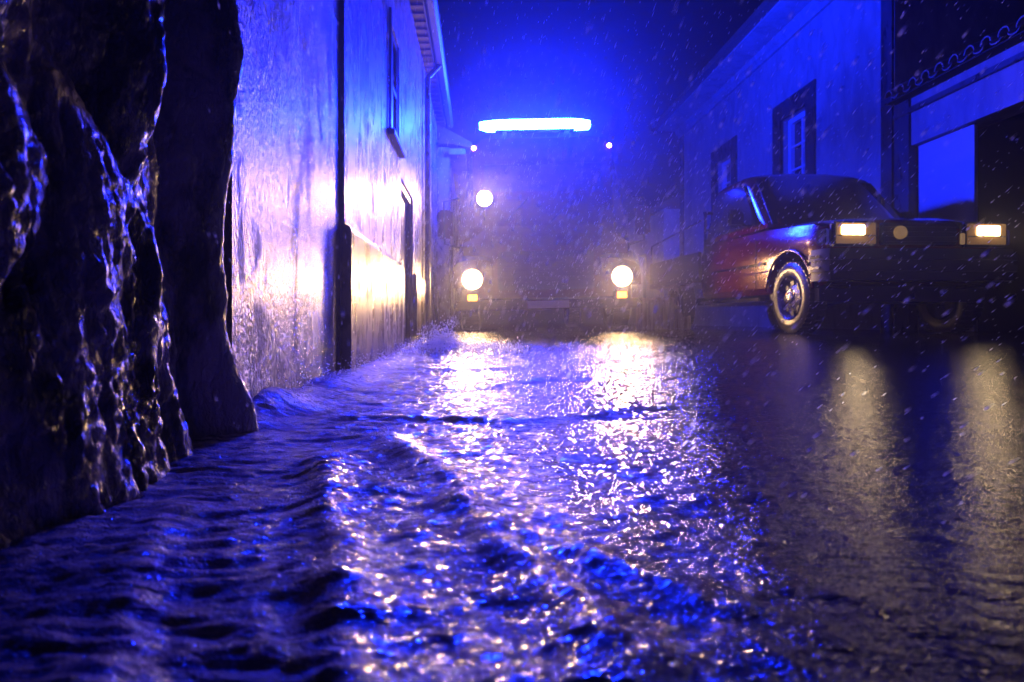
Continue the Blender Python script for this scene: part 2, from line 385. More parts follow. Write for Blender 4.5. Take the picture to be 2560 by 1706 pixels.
# ------------------------------------------------------------------ left side: garden wall, house, far house
root = empty('garden_wall', (-.63, 2.4, 0)); tag(root, 'rough wet plastered wall gleaming between the tree trunk and the house', 'wall')
def rel(mbld, o):   # shift world coordinates into the parent's space
    for v in mbld.bm.verts: v.co -= o.location
    return mbld
mb = MB()
mb.loft([[(-.600,1.66,z),(-.652,3.207,z),(-1.0,3.207,z),(-1.0,2.0,z),(-.70,1.70,z)] for z in (-.3, 3.3)])
bmesh.ops.subdivide_edges(mb.bm, edges=mb.bm.edges, cuts=2)
rel(mb, root).build('wall', M['near_plaster'], root)
mb = MB(); mb.box(-1.05, -.60, 1.62, 3.2, 3.302, 3.38, .01); rel(mb, root).build('coping', M['basalt'], root)

XL = -.632
h1 = empty('house', (XL, 6.7, 0)); tag(h1, 'plastered house with thick plinth and tiled eave, lit cyan and gold', 'house')
WIN = (4.79, 5.42, 1.60, 2.42); DOOR = (5.55, 6.55, -.2, 1.42)
mb = MB(); wall(mb, 'x', XL, -.35, 3.21, 10.3, -.3, 3.18, [WIN, DOOR]); rel(mb, h1).build('wall', M['house_plaster'], h1)
mb = MB(); mb.box(-5.5, XL-.352, 3.212, 3.5, -.3, 3.18); mb.box(-5.5, XL-.352, 10.0, 10.298, -.3, 3.18); mb.box(-5.8, -5.502, 3.3, 10.2, -.3, 3.18)
rel(mb, h1).build('side_walls', M['house_plaster'], h1)
mb = MB()
mb.prism([(XL-.01, -.25), (XL+.034, -.25), (XL+.034, .675), (XL+.028, .70), (XL-.01, .715)], 'y', 3.205, 5.5)
mb.prism([(XL-.01, -.25), (XL+.034, -.25), (XL+.034, .675), (XL+.028, .70), (XL-.01, .715)], 'y', 6.62, 10.29)
rel(mb, h1).build('plinth', M['plinth'], h1)
# window
mb = MB(); y0, y1, z0, z1 = WIN
mb.box(XL-.06, XL-.03, y0+.002, y1-.002, z0+.002, z1-.002)
w = rel(mb, h1).build('window', M['glass'], h1)
mb = MB()
for (a, b_, c, d_) in ((y0+.003,y0+.05,z0+.003,z1-.003),(y1-.05,y1-.003,z0+.003,z1-.003),((y0+y1)/2-.02,(y0+y1)/2+.02,z0+.052,z1-.052)): mb.box(XL-.028, XL-.012, a, b_, c, d_)
for zc in (z0+.027, (z0+z1)/2, z1-.027): mb.box(XL-.027, XL-.013, y0+.052, y1-.052, zc-.02, zc+.02)
for v in mb.bm.verts: v.co -= h1.location
mb.build('frame', M['shutter'], w)
mb = MB(); mb.box(XL-.02, XL+.05, y0-.05, y1+.05, z0-.05, z0-.005, .006); rel(mb, h1).build('sill', M['gutter'], w)
# shutter folded open against the wall
mb = MB(); mb.box(XL+.004, XL+.024, y0-.03, y0-.002, z0+.0, z1+.02)
for k in range(9): pass
rel(mb, h1).build('shutter', M['shutter'], h1)
# low door
mb = MB(); y0, y1, z0, z1 = DOOR
for k in range(6):
    a = y0+.05+k*(y1-y0-.1)/6; mb.box(XL-.10, XL-.06, a+.004, a+(y1-y0-.1)/6-.004, z0+.01, z1-.06, .004)
d0 = rel(mb, h1).build('door', M['dark_wood'], h1)
mb = MB(); mb.box(XL-.12, XL-.02, y0+.002, y0+.048, z0, z1-.002); mb.box(XL-.12, XL-.02, y1-.048, y1-.002, z0, z1-.002); mb.box(XL-.12, XL-.02, y0+.05, y1-.05, z1-.056, z1-.002)
rel(mb, h1).build('door_frame', M['dark_wood'], d0)
mb = MB(); mb.lathe([(XL-.058,.012),(XL-.03,.012),(XL-.028,.026),(XL-.01,.024),(XL-.006,.01)], 'x', (0, y0+.16, .75), 16); rel(mb, h1).build('handle', M['chrome'], d0)
# eave: tile undersides like rungs, fascia and gutter
mb = MB()
k = 3.22
while k < 10.28:
    a = [(k+.085*(1-math.cos(t))/1, 3.19+.045*math.sin(t)) for t in np.linspace(0, math.pi, 7)]
    a2 = [(k+.085+(.085-.016)*math.cos(math.pi-t)*1, 3.19+(.045-.014)*math.sin(t)) for t in np.linspace(math.pi, 0, 7)]
    mb.prism(a + a2, 'x', XL-.1, -.518); k += .176
rel(mb, h1).build('eave_tiles', M['tile_pale'], h1)
mb = MB(); mb.box(-.512, -.50, 3.2, 10.3, 3.15, 3.27); 
mb.prism([(-.498,3.24),(-.498,3.17),(-.47,3.15),(-.41,3.15),(-.385,3.18),(-.385,3.25),(-.392,3.25),(-.392,3.185),(-.413,3.158),(-.467,3.158),(-.490,3.175),(-.490,3.24)], 'y', 3.2, 10.3)
rel(mb, h1).build('gutter', M['gutter'], h1)
mb = MB(); mb.prism([(XL-.1,3.255),(-.45,3.262),(-3.2,4.6),(-6.0,3.3),(-5.9,3.2),(-3.2,4.45),(-.75,3.24)], 'y', 3.15, 10.35)
rf = rel(mb, h1).build('roof', M['tile'], h1)
mb = MB(); mb.tube([(XL+.052,7.75,-.1),(XL+.052,7.75,3.0),(-.44,7.75,3.16)], .034, 14)
for z in (.5, 1.5, 2.5): mb.lathe([(z-.015,.04),(z+.015,.04)], 'z', (XL+.052,7.75,0), 14)
rel(mb, h1).build('drainpipe', M['house_plaster'], h1, auto=40)

h2 = empty('house', (-.45, 12, 0)); tag(h2, 'low dark house beyond the lamp lit wall, pale ledge under its eave', 'house')
mb = MB(); wall(mb, 'x', -.45, -.3, 10.45, 17, -.2, 2.9, [(11.2,12.1,.1,2.1),(13.3,14.3,1.0,2.1)]); wall(mb, 'y', 10.45, .28, -4, -.752, -.2, 2.9, [])
rel(mb, h2).build('wall', M['house_plaster'], h2)
mb = MB(); mb.prism([(-.40,2.92),(-.12,2.86),(-.10,2.94),(-2.4,4.2),(-4.5,3.0),(-4.5,2.92)], 'y', 10.32, 17.2); rel(mb, h2).build('roof', M['tile'], h2)
mb = MB(); mb.box(-.448, -.20, 10.32, 17.1, 2.76, 2.85, .01); rel(mb, h2).build('ledge', M['right_plaster'], h2)
mb = MB(); mb.box(-.70, -.66, 11.21, 12.09, .1, 2.09); rel(mb, h2).build('door', M['dark_wood'], h2)
mb = MB(); mb.box(-.62, -.60, 13.31, 14.29, 1.01, 2.09); rel(mb, h2).build('window', M['glass'], h2)

# ------------------------------------------------------------------ right side: two-storey house with sash windows
XA = 5.3
hA = empty('house', (XA, 13, 0)); tag(hA, 'tall blue lit house behind the pickup with white windows in dark stone frames', 'house')
WS = [(11.02, 11.95, 1.55, 3.74), (14.28, 15.2, 1.55, 3.74)]
mb = MB(); wall(mb, 'x', XA, .4, 8.95, 17.9, -.1, 5.25, WS); wall(mb, 'y', 8.7, .248, XA, 11, -.1, 5.25, []); wall(mb, 'y', 17.6, .298, XA+.402, 11, -.1, 5.25, [])
mb.prism([(XA+.05, 5.252), (10.95, 5.252), (8.1, 6.75)], 'y', 8.72, 8.93)
rel(mb, hA).build('wall', M['right_plaster'], hA)
mb = MB(); mb.box(5.27, XA-.002, 8.71, 8.948, 0, 5.2); mb.box(5.27, XA-.002, 17.6, 17.89, 0, 5.2); rel(mb, hA).build('corner_stone', M['basalt'], hA)
mb = MB()
mb.prism([(XA-.002,5.02),(XA-.05,5.02),(XA-.07,5.08),(XA-.12,5.12),(XA-.14,5.20),(XA-.60,5.22),(XA-.60,5.249),(XA-.002,5.249)], 'y', 8.7, 17.95)
rel(mb, hA).build('cornice', M['right_plaster'], hA)
mb = MB(); mb.prism([(XA-.74,5.251),(XA-.60,5.251),(XA+.0,5.256),(8.1,6.78),(11.3,5.2),(11.4,5.3),(8.1,6.95),(XA-.74,5.36)], 'y', 8.55, 18.1)
rel(mb, hA).build('roof', M['tile'], hA)
for (y0, y1, z0, z1) in WS:
    mb = MB(); s = .30
    wall(mb, 'x', XA-.03, .06, y0-s, y1+s, z0-.26, z1+.30, [(y0, y1, z0, z1)])
    for v in mb.bm.verts: v.co -= hA.location
    sr = mb.build('window', M['basalt'], hA)
    mb = MB(); mb.box(XA+.20, XA+.215, y0+.01, y1-.01, z0+.01, z1-.01)
    for v in mb.bm.verts: v.co -= hA.location
    mb.build('pane', M['glass'], sr)
    mb = MB()
    fw = .085
    wall(mb, 'x', XA+.12, .075, y0+.002, y1-.002, z0+.002, z1-.002, [(y0+fw, y1-fw, z0+fw, z1-fw)])
    yc = (y0+y1)/2
    mb.box(XA+.14, XA+.18, yc-.022, yc+.022, z0+fw, z1-fw)
    n_r = 5
    for k in range(1, n_r):
        zc = z0+fw + k*(z1-z0-2*fw)/n_r
        mb.box(XA+.143, XA+.177, y0+fw, yc-.023, zc-.016, zc+.016); mb.box(XA+.143, XA+.177, yc+.023, y1-fw, zc-.016, zc+.016)
    for v in mb.bm.verts: v.co -= hA.location
    mb.build('frame', M['white_paint'], sr)
    mb = MB(); mb.box(XA-.09, XA+.10, y0-s-.05, y1+s+.05, z0-.34, z0-.262, .01)
    for v in mb.bm.verts: v.co -= hA.location
    mb.build('sill', M['basalt'], sr)

hB = empty('garage', (XA, 5.5, 0)); tag(hB, 'low garage with scalloped roof tiles, pale door leaf and dark doorway', 'garage')
OP = (4.6, 8.40, -.05, 2.40)
mb = MB(); wall(mb, 'x', XA+.02, .3, 1.0, 8.40, -.1, 2.98, [OP]); wall(mb, 'y', 1.0, .3, XA+.322, 10, -.1, 2.98, []); mb.box(9.7, 9.998, 1.302, 8.4, -.1, 2.98)
rel(mb, hB).build('wall', M['right_plaster'], hB)
mb = MB(); mb.box(XA-.01, XA+.32, 8.402, 8.698, -.1, 2.98); rel(mb, hB).build('pier', M['basalt'], hB)
mb = MB(); mb.box(XA-.03, XA+.018, 1.0, 8.695, 2.80, 2.865, .008); rel(mb, hB).build('dark_band', M['basalt'], hB)  # dark strip along the wall under the eave
mb = MB()
mb.box(XA+.10, XA+.14, 7.44, 8.395, .13, 2.395, .003)
dB = rel(mb, hB).build('door', M['white_paint'], hB)
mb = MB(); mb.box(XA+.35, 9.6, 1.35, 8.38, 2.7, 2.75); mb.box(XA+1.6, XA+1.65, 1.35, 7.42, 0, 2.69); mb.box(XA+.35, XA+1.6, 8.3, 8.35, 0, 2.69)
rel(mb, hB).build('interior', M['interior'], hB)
mb = MB(); k = 1.05; sl = math.tan(R(24))
XE = XA-.16
def halfring(yc, r, up): return [(yc + r*math.cos(t), up + r*math.sin(t)) for t in np.linspace(0, math.pi, 9)]
while k < 8.66:
    r = .078
    for (xa, xb) in [(XE + .42*q, XE + .42*(q+1) + .05) for q in range(8)]:
        za, zb = 3.045 + (xa-XE)*sl, 3.045 + (xb-XE)*sl
        o_r = [(xa, p[0], p[1]+za+.012) for p in halfring(k, r, 0)] + [(xa, p[0], p[1]+za+.012) for p in halfring(k, r-.014, 0)[::-1]]
        i_r = [(xb, p[0], p[1]+zb-.004) for p in halfring(k, r-.008, 0)] + [(xb, p[0], p[1]+zb-.004) for p in halfring(k, r-.022, 0)[::-1]]
        mb.loft([o_r, i_r])
    k += .235
# trough tiles between
k = 1.05-.1175
while k < 8.6:
    pr = [(k+.075*math.cos(t), -.045*math.sin(t)) for t in np.linspace(0, math.pi, 7)]
    rings = []
    for xa in (XE+.01, XE+3.4):
        za = 3.06 + (xa-XE)*sl
        rings.append([(xa, p[0], p[1]+za) for p in pr] + [(xa, p[0], p[1]+za-.014) for p in pr[::-1]])
    mb.loft(rings); k += .235
tl = rel(mb, hB).build('roof', M['tile_pale'], hB, auto=40)
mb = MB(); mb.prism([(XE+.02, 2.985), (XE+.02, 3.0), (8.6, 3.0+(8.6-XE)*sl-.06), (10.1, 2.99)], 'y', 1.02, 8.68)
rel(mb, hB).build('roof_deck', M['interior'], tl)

# far end of the street: closing houses
hC = empty('house', (4.2, 22, 0)); tag(hC, 'faint low house beyond the tall blue lit house, almost lost in the rain', 'house')
mb = MB(); wall(mb, 'x', 4.9, .3, 18.4, 26, -.1, 3.2, [(20, 21, .9, 2.2), (23, 24, .9, 2.2)]); wall(mb, 'y', 18.4-.302, .3, 4.9, 9, -.1, 3.2, []); rel(mb, hC).build('wall', M['right_plaster'], hC)
mb = MB(); mb.prism([(4.55,3.21),(9.4,3.21),(7,4.4)], 'y', 18.2, 26.2); rel(mb, hC).build('roof', M['tile'], hC)
for y in (20, 23):
    mb = MB(); mb.box(5.05, 5.07, y+.01, y+.99, .91, 2.19); rel(mb, hC).build('window', M['glass'], hC)

# ------------------------------------------------------------------ truck with blue light bar
T = empty('truck', (.88, 8.7, .125)); T.rotation_euler = (0, R(-1.2), 0)
tag(T, 'dark truck with lit round headlights and a glowing blue light bar on its roof', 'truck')
# local frame: x right in picture, y away, z up; front at y=0
def cabring(y, hw, ht, zb, zbelt, ztop):
    return [(-hw*.97, y, zb), (-hw, y, zb+.15), (-hw, y, zbelt), (-ht, y, ztop-.12), (-ht+.14, y, ztop), (ht-.14, y, ztop), (ht, y, ztop-.12), (hw, y, zbelt), (hw, y, zb+.15), (hw*.97, y, zb)]
mb = MB()
mb.loft([cabring(.10,1.06,.80,.42,1.10,1.22), cabring(.16,1.10,.88,.40,1.12,1.36)])
mb.loft([cabring(.161,1.10,.90,.40,1.12,1.38), cabring(.33,1.12,.92,.40,1.20,2.54), cabring(.40,1.12,.92,.40,1.25,2.54), cabring(1.55,1.12,.92,.40,1.25,2.54), cabring(1.72,1.12,.90,.40,1.25,2.46)])
body = mb.build('cab', M['truck_paint'], T, auto=30)
mb = MB(); mb.loft([[(-.84,.185,1.43),(.84,.185,1.43),(.84,.20,1.45),(-.84,.20,1.45)],[(-.76,.262,2.18),(.76,.262,2.18),(.76,.29,2.20),(-.76,.29,2.20)]])
ws = mb.build('windshield', M['glass'], T)
mb = MB(); mb.tube([(-.5,.165,1.42),(-.18,.195,1.75)], .010); mb.tube([(.1,.165,1.42),(.42,.195,1.75)], .010); mb.build('wiper', M['black_plastic'], ws)
for sx in (-1, 1):
    # rounded fenders round the headlights
    mb = MB(); rings = []
    for k in range(13):
        t = math.pi*k/12; yy = .52 - .58*math.cos(math.pi-t)*-1
        zt = .62 + .42*math.sin(t)
        yy = .45 - .50*math.cos(t)
        rings.append([(sx*.70, yy, zt+.02), (sx*.80, yy, zt+.06), (sx*1.12, yy, zt+.05), (sx*1.19, yy, zt-.02), (sx*1.19, yy, zt-.06), (sx*.70, yy, zt-.06)])
    mb.loft(rings); mb.build('fender', M['truck_paint'], T, auto=50)
    mb = MB(); mb.lathe([(-.02,.13),(-.06,.135),(-.075,.125),(-.06,.108),(-.02,.10)], 'y', (sx*.95,.0,.665), 28)
    mb.lathe([(.10,.09),(-.02,.13)], 'y', (sx*.95,.0,.665), 28)
    hd = mb.build('headlight', M['chrome'], T, auto=40)
    mb = MB(); mb.lathe([(-.052,.108),(-.066,.085),(-.074,.045),(-.077,.004)], 'y', (sx*.95,.0,.665), 28); mb.build('lens', M['head'], hd, smooth=True)
    mb = MB(); mb.lathe([(-.050,.1085),(-.072,.128),(-.060,.136),(-.045,.1085)], 'y', (sx*.95,.0,.665), 28, caps=False); mb.build('glow_ring', M['glow_ring'], hd, smooth=True)
    mb = MB(); mb.box(sx*.95-.07, sx*.95+.07, -.02, .08, .39, .475, .012); ind = mb.build('indicator', M['dark_metal'], T)
    mb = MB(); mb.box(sx*.95-.06, sx*.95+.06, -.034, -.021, .395, .472, .006); mb.build('lens', M['amber'], ind)
    # mirrors
    mb = MB(); mb.tube([(sx*1.1,.28,1.75),(sx*1.30,.20,1.7),(sx*1.30,.20,1.15),(sx*1.1,.28,1.1)], .014)
    mr_ = mb.build('mirror_arm', M['dark_metal'], T)
    mb = MB(); mb.box(sx*1.29-.10, sx*1.29+.10, .19, .25, 1.22, 1.60, .03); mb.build('mirror', M['truck_paint'], mr_)
    mb = MB(); mb.lathe([(.0,.03),(.05,.03)], 'y', (sx*.895,.32,2.42), 12); mb.box(sx*.895-.02, sx*.895+.02, .33, .37, 2.36, 2.42)
    ml = mb.build('clearance_lamp', M['dark_metal'], T)
    mb = MB(); mb.lathe([(-.002,.03),(-.018,.022),(-.024,.004)], 'y', (sx*.895,.32,2.42), 12); mb.build('lens', M['marker'], ml)
# bonnet face with grille
mb = MB(); mb.box(-.62, .62, .06, .099, .52, 1.02, .02); gr = mb.build('grille', M['black_plastic'], T)
mb = MB()
for k in range(7): mb.box(-.58, .58, .045, .058, .56+k*.064, .585+k*.064)
mb.build('grille_bar', M['dark_metal'], gr)
mb = MB(); mb.box(-1.18, 1.18, -.16, .0, .27, .385, .03); mb.build('bumper', M['dark_metal'], T)
mb = MB(); mb.box(-.26, .26, -.175, -.162, .28, .375, .004); mb.build('number_plate', M['white_paint'], T)
# body box
mb = MB(); mb.box(-1.14, 1.14, 1.80, 6.2, .55, 2.45, .05); mb.build('box_body', M['truck_paint'], T)
mb = MB(); mb.box(-.45, -.35, .3, 6.1, .32, .50); mb.box(.35, .45, .3, 6.1, .32, .50); mb.build('chassis', M['dark_metal'], T)
def tyre_prof(r, w, ri):
    return [(-w*.42, ri), (-w*.5, ri+(r-ri)*.35), (-w*.5, ri+(r-ri)*.7), (-w*.40, r*.985), (-w*.2, r), (w*.2, r), (w*.40, r*.985), (w*.5, ri+(r-ri)*.7), (w*.5, ri+(r-ri)*.35), (w*.42, ri)]
def wheel(parent, x, y, z, r, w, side, holes=0):
    """side: -1 the outer face looks to -x"""
    root = empty('wheel', (x, y, z)); root.parent = parent
    if side > 0: root.rotation_euler = (0, 0, math.pi)
    ri = r*.60
    mb = MB(); mb.lathe(tyre_prof(r, w, ri), 'x', (0,0,0), 48, caps=False)
    # tread blocks
    for k in range(40):
        a = 2*math.pi*k/40; Mx = Matrix.Rotation(a, 4, 'X')
        mb.box(-w*.40, -w*.06, -.011, .011, r*.985, r*1.012, M=Mx); mb.box(w*.06, w*.40, -.011, .011, r*.985, r*1.012, M=Mx @ Matrix.Rotation(.07, 4, 'X'))
    mb.build('tyre', M['rubber'], root, auto=35)
    mb = MB(); mb.lathe([(w*.42, ri), (-w*.30, ri*.93), (-w*.44, ri), (-w*.49, ri*1.03), (-w*.46, ri*.99), (-w*.36, ri*.90), (-w*.22, ri*.80), (-w*.25, ri*.62), (-w*.36, ri*.46), (-w*.36, ri*.30), (-w*.46, ri*.27), (-w*.50, ri*.18), (-w*.50, .001)], 'x', (0,0,0), 40, caps=False)
    rim = mb.build('rim', M['steel'], root, auto=40)
    if not holes: return root
    mb = MB()
    for k in range(holes):
        a = 2*math.pi*k/holes; cy_, cz_ = ri*.70*math.cos(a), ri*.70*math.sin(a)
        Mx = Matrix.Translation((-w*.245, cy_, cz_)) @ Matrix.Rotation(a, 4, 'X') @ Matrix.Diagonal((1, 1, 1.25, 1))
        b0 = len(mb.bm.verts); mb.lathe([(-.012, ri*.115), (.01, ri*.115)], 'x', (0,0,0), 12)
        for v in list(mb.bm.verts)[b0:]: v.co = Mx @ v.co
    mb.build('vent_hole', M['black_plastic'], rim)
    mb = MB()
    for k in range(6):
        a = 2*math.pi*(k+.5)/6; mb.lathe([(-w*.42, .012), (-w*.34, .012)], 'x', (0, ri*.38*math.cos(a), ri*.38*math.sin(a)), 8)
    mb.build('lug_nut', M['chrome'], rim)
    return root
for sx in (-1, 1):
    wheel(T, sx*.98, .50, .42, .42, .26, sx); wheel(T, sx*.98, 4.9, .42, .42, .26, sx)
# roof light bar (a little behind the windscreen)
mb = MB(); mb.box(-.60, .50, .68, .80, 2.735, 2.76, .01); mb.box(-.5, -.44, .70, .78, 2.50, 2.74); mb.box(.36, .42, .70, .78, 2.50, 2.74)
lb = mb.build('light_bar', M['dark_metal'], T)
mb = MB(); rings = []
for k in range(15):
    f = -1+2*k/14; x = -.05 + f*.76
    hgt = .125*(1-.25*abs(f)**6)*(1-.25*max(0, -f-.85)/.15); dpt = .13*(1-.35*abs(f)**6); z0 = 2.775 + (.03*max(0, -f-.85)/.15)
    rings.append([(x, .74-dpt, z0), (x, .74-dpt*.8, z0+hgt*.75), (x, .74-dpt*.3, z0+hgt), (x, .74+dpt*.3, z0+hgt), (x, .74+dpt*.8, z0+hgt*.75), (x, .74+dpt, z0)])
mb.loft(rings); mb.build('lens', M['bar'], lb)
# single work light beside the windscreen
mb = MB(); mb.lathe([(.06,.05),(.0,.10),(-.05,.105),(-.06,.098),(-.04,.09)], 'y', (-.77,.06,1.70), 24); mb.tube([(-.77,.08,1.64),(-.77,.20,1.42)], .016)
wl = mb.build('work_light', M['dark_metal'], T, auto=40)
mb = MB(); mb.lathe([(-.045,.092),(-.058,.06),(-.064,.004)], 'y', (-.77,.06,1.70), 24); mb.build('lens', M['work'], wl, smooth=True)
def spot(name, parent, loc, power, col, rot=(R(90),0,0), size=30, blend=1.0, rad=.07, wide=2.7):
    l = bpy.data.lights.new(name, 'SPOT'); l.energy = power; l.color = col; l.spot_size = R(size); l.spot_blend = blend; l.shadow_soft_size = rad
    o = bpy.data.objects.new(name, l); COL.objects.link(o); o.parent = parent; o.location = loc; o.rotation_euler = rot; o.scale = (wide, 1, 1)
    return o
WARM = (1,.58,.25)
# spot points along -Z: rotate so it looks to -Y (towards the camera)
for sx in (-1, 1): spot('headlight_beam', T, (sx*.95, -.18, .665), HEAD_P, WARM, (R(-82), 0, 0))
spot('work_light_beam', T, (-.77, -.12, 1.70), HEAD_P*.8, WARM, (R(-78), 0, 0))

# ------------------------------------------------------------------ red pickup on the right
P = empty('pickup', (3.90, 6.05, .125), R(3.5)); tag(P, 'wet dark red pickup with glowing rectangular headlights on the wet road', 'pickup')
HWID = .86
def bring(y, hw, zb, zt, crown=.03, nose=0):
    pts = [(-hw*.93, zb), (-hw*.985, zb+.06), (-hw, zb+.22), (-hw*.985, zb+.24), (-hw*.995, zb+.36), (-hw*1.0, zt-.16), (-hw*.97, zt-.10), (-hw*.945, zt-.03), (-hw*.88, zt), (-hw*.4, zt+crown)]
    yy = lambda x: y + (.13*abs(x/HWID)**3 if y < .1 else (.05*abs(x/HWID)**3 if y < .3 else 0))
    return [(x, yy(x), z) for x, z in pts] + [(-x, yy(x), z) for x, z in pts[::-1]]
mb = MB()
mb.loft([bring(.0,.78,.52,.93,.02), bring(.05,.83,.46,1.00,.025), bring(.22,.86,.42,1.04,.03), bring(1.2,.86,.40,1.10,.035), bring(1.55,.86,.40,1.10,.01), bring(2.80,.86,.40,1.10,.01)])
bmesh.ops.recalc_face_normals(mb.bm, faces=mb.bm.faces)
me = bpy.data.meshes.new('body'); mb.bm.to_mesh(me); mb.bm.free()
bo = bpy.data.objects.new('body_tmp', me); COL.objects.link(bo)
cb = MB()
cb.lathe([(-1.2,.43),(-.52,.43)], 'x', (0,.62,.36), 40); cb.lathe([(.52,.43),(1.2,.43)], 'x', (0,.62,.36), 40)
co = cb.build('cut_tmp', M['black_plastic'])
md = bo.modifiers.new('b', 'BOOLEAN'); md.object = co; md.operation = 'DIFFERENCE'; md.solver = 'EXACT'
dg = bpy.context.evaluated_depsgraph_get(); me2 = bpy.data.meshes.new_from_object(bo.evaluated_get(dg))
bpy.data.objects.remove(bo); bpy.data.objects.remove(co)
me2.name = 'body'; me2.materials.clear()
me2.polygons.foreach_set('use_smooth', [True]*len(me2.polygons)); me2.set_sharp_from_angle(angle=R(28))
body = link('body', me2, M['red'], P)
# cab
mb = MB()
def cring(y, hb, ht, zb, zt):
    h = [(-hb, zb), (-hb*.995, zb+.05), (-ht-.02, zt-.13), (-ht+.01, zt-.07), (-ht+.07, zt-.03), (-ht+.20, zt), (-ht*.35, zt+.018)]
    return [(x, y, z) for x, z in h] + [(-x, y, z) for x, z in h[::-1]]
mb.loft([cring(1.16,.80,.775,1.095,1.14), cring(1.74,.815,.71,1.095,1.755), cring(1.86,.82,.715,1.095,1.805), cring(2.05,.82,.72,1.095,1.825), cring(2.50,.82,.72,1.095,1.825), cring(2.66,.82,.715,1.095,1.80), cring(2.75,.815,.71,1.095,1.70)])
cab = mb.build('cab', M['red'], P, auto=35)
def quad(mb, a, b, c, d, t): mb.loft([[a, b, c, d], [tuple(Vector(p)+Vector(t)) for p in (a, b, c, d)]])
mb = MB(); quad(mb, (-.73,1.205,1.14), (.73,1.205,1.14), (.665,1.695,1.675), (-.665,1.695,1.675), (0,-.012,.012)); mb.build('windshield', M['glass'], P)
for sx in (-1, 1):
    mb = MB(); quad(mb, (sx*.824,1.36,1.15), (sx*.824,2.62,1.15), (sx*.748,2.58,1.68), (sx*.748,1.83,1.68), (sx*.012,0,.004))
    mb.build('side_window', M['tint'], P)
    # door with seams, handle
    mb = MB()
    for (yy0, yy1) in ((1.30,1.306), (2.70,2.706)): mb.box(sx*.862-.002, sx*.862+.002, yy0, yy1, .47, 1.0)
    dr = mb.build('door_seam', M['black_plastic'], P)
    mb = MB(); mb.box(sx*.878-.010, sx*.878+.010, 2.46, 2.62, .905, .93, .006); mb.build('door_handle', M['chrome'], P)
    mb = MB(); mb.box(sx*.866-.006, sx*.866+.006, 1.10, 2.78, .70, .73, .004); mb.build('side_trim', M['chrome'], P)
    mb = MB(); mb.box(sx*.84-.07, sx*.84+.07, 1.15, 2.75, .33, .365, .012); mb.build('side_step', M['chrome'], P)
    # mirror
    mb = MB(); mb.box(sx*.98-.09, sx*.98+.09, 1.50, 1.58, 1.15, 1.34, .03); mb.tube([(sx*.83,1.56,1.17),(sx*.92,1.55,1.2)], .018); mb.build('wing_mirror', M['black_plastic'], P)
    # arch lip
    mb = MB(); pts = [(sx*.868, .62+.445*math.cos(t), .36+.445*math.sin(t)) for t in np.linspace(R(8), R(172), 24)]; mb.tube(pts, .014, 8); mb.build('arch_trim', M['red'], P, smooth=True)
    # headlight
    mb = MB(); mb.box(sx*.60-.21, sx*.60+.20, -.035, .03, .78, 1.00, .02); hl = mb.build('headlight', M['black_plastic'], P)
    mb = MB(); mb.box(sx*.60-.185, sx*.60+.175, -.048, -.0365, .80, .985, .004); mb.build('lens', M['pick_head'], hl)
    mb = MB(); mb.box(sx*.62-.12, sx*.62+.09, -.062, -.0495, .878, .962, .03); mb.build('bulb', M['pick_core'], hl)
    mb = MB(); mb.box(sx*.60-.19, sx*.60+.18, -.060, -.059, .865, .873); mb.build('lens_bar', M['black_plastic'], hl)
    # corner marker
    mb = MB(); mb.box(sx*.835-.025, sx*.835+.025, .0, .14, .80, .94, .012); mb.build('corner_marker', M['mirror'], P)
# driving lamp in the grille and the small indicator beside the far headlight
mb = MB(); mb.lathe([(-.05,.06),(-.07,.057),(-.08,.03),(-.083,.003)], 'y', (-.21,.0,.90), 20); dl = mb.build('driving_lamp', M['pick_small'], P, smooth=True)
mb = MB(); mb.box(.345, .395, -.05, -.037, .80, .90, .006); mb.build('indicator', M['pick_small'], P)
mb = MB(); mb.box(-.36, .34, -.02, .02, .80, .99, .01); g_ = mb.build('grille', M['black_plastic'], P)
mb = MB()
for k in range(4): mb.box(-.35, .33, -.036, -.022, .825+k*.043, .84+k*.043)
mb.build('grille_bar', M['dark_metal'], g_)
mb = MB(); 
for k, (z0, z1) in enumerate(((.66,.72),(.56,.62))):
    mb.prism([(-.90,.20),(-.905,.02),(-.86,-.07),(-.70,-.11),(.70,-.11),(.86,-.07),(.905,.02),(.90,.20),(.86,.20),(.86,.0),(.70,-.05),(-.70,-.05),(-.86,.0),(-.86,.20)], 'z', z0, z1)
mb.prism([(-.885,.18),(-.88,.02),(-.84,-.05),(-.70,-.09),(.70,-.09),(.84,-.05),(.88,.02),(.885,.18)], 'z', .48, .76)
mb.build('bumper', M['black_plastic'], P, auto=30)
for sx in (-1, 1):
    mb = MB(); mb.box(sx*.895-.014, sx*.895+.02, .0, .17, .67, .715, .012); mb.box(sx*.895-.014, sx*.895+.02, .0, .17, .57, .615, .012); mb.build('bumper_end', M['chrome'], P)
mb = MB(); mb.box(-.80, .80, .20, 1.1, .30, .42); mb.box(-.5, .5, .2, 4.6, .34, .44); mb.build('chassis', M['dark_metal'], P)
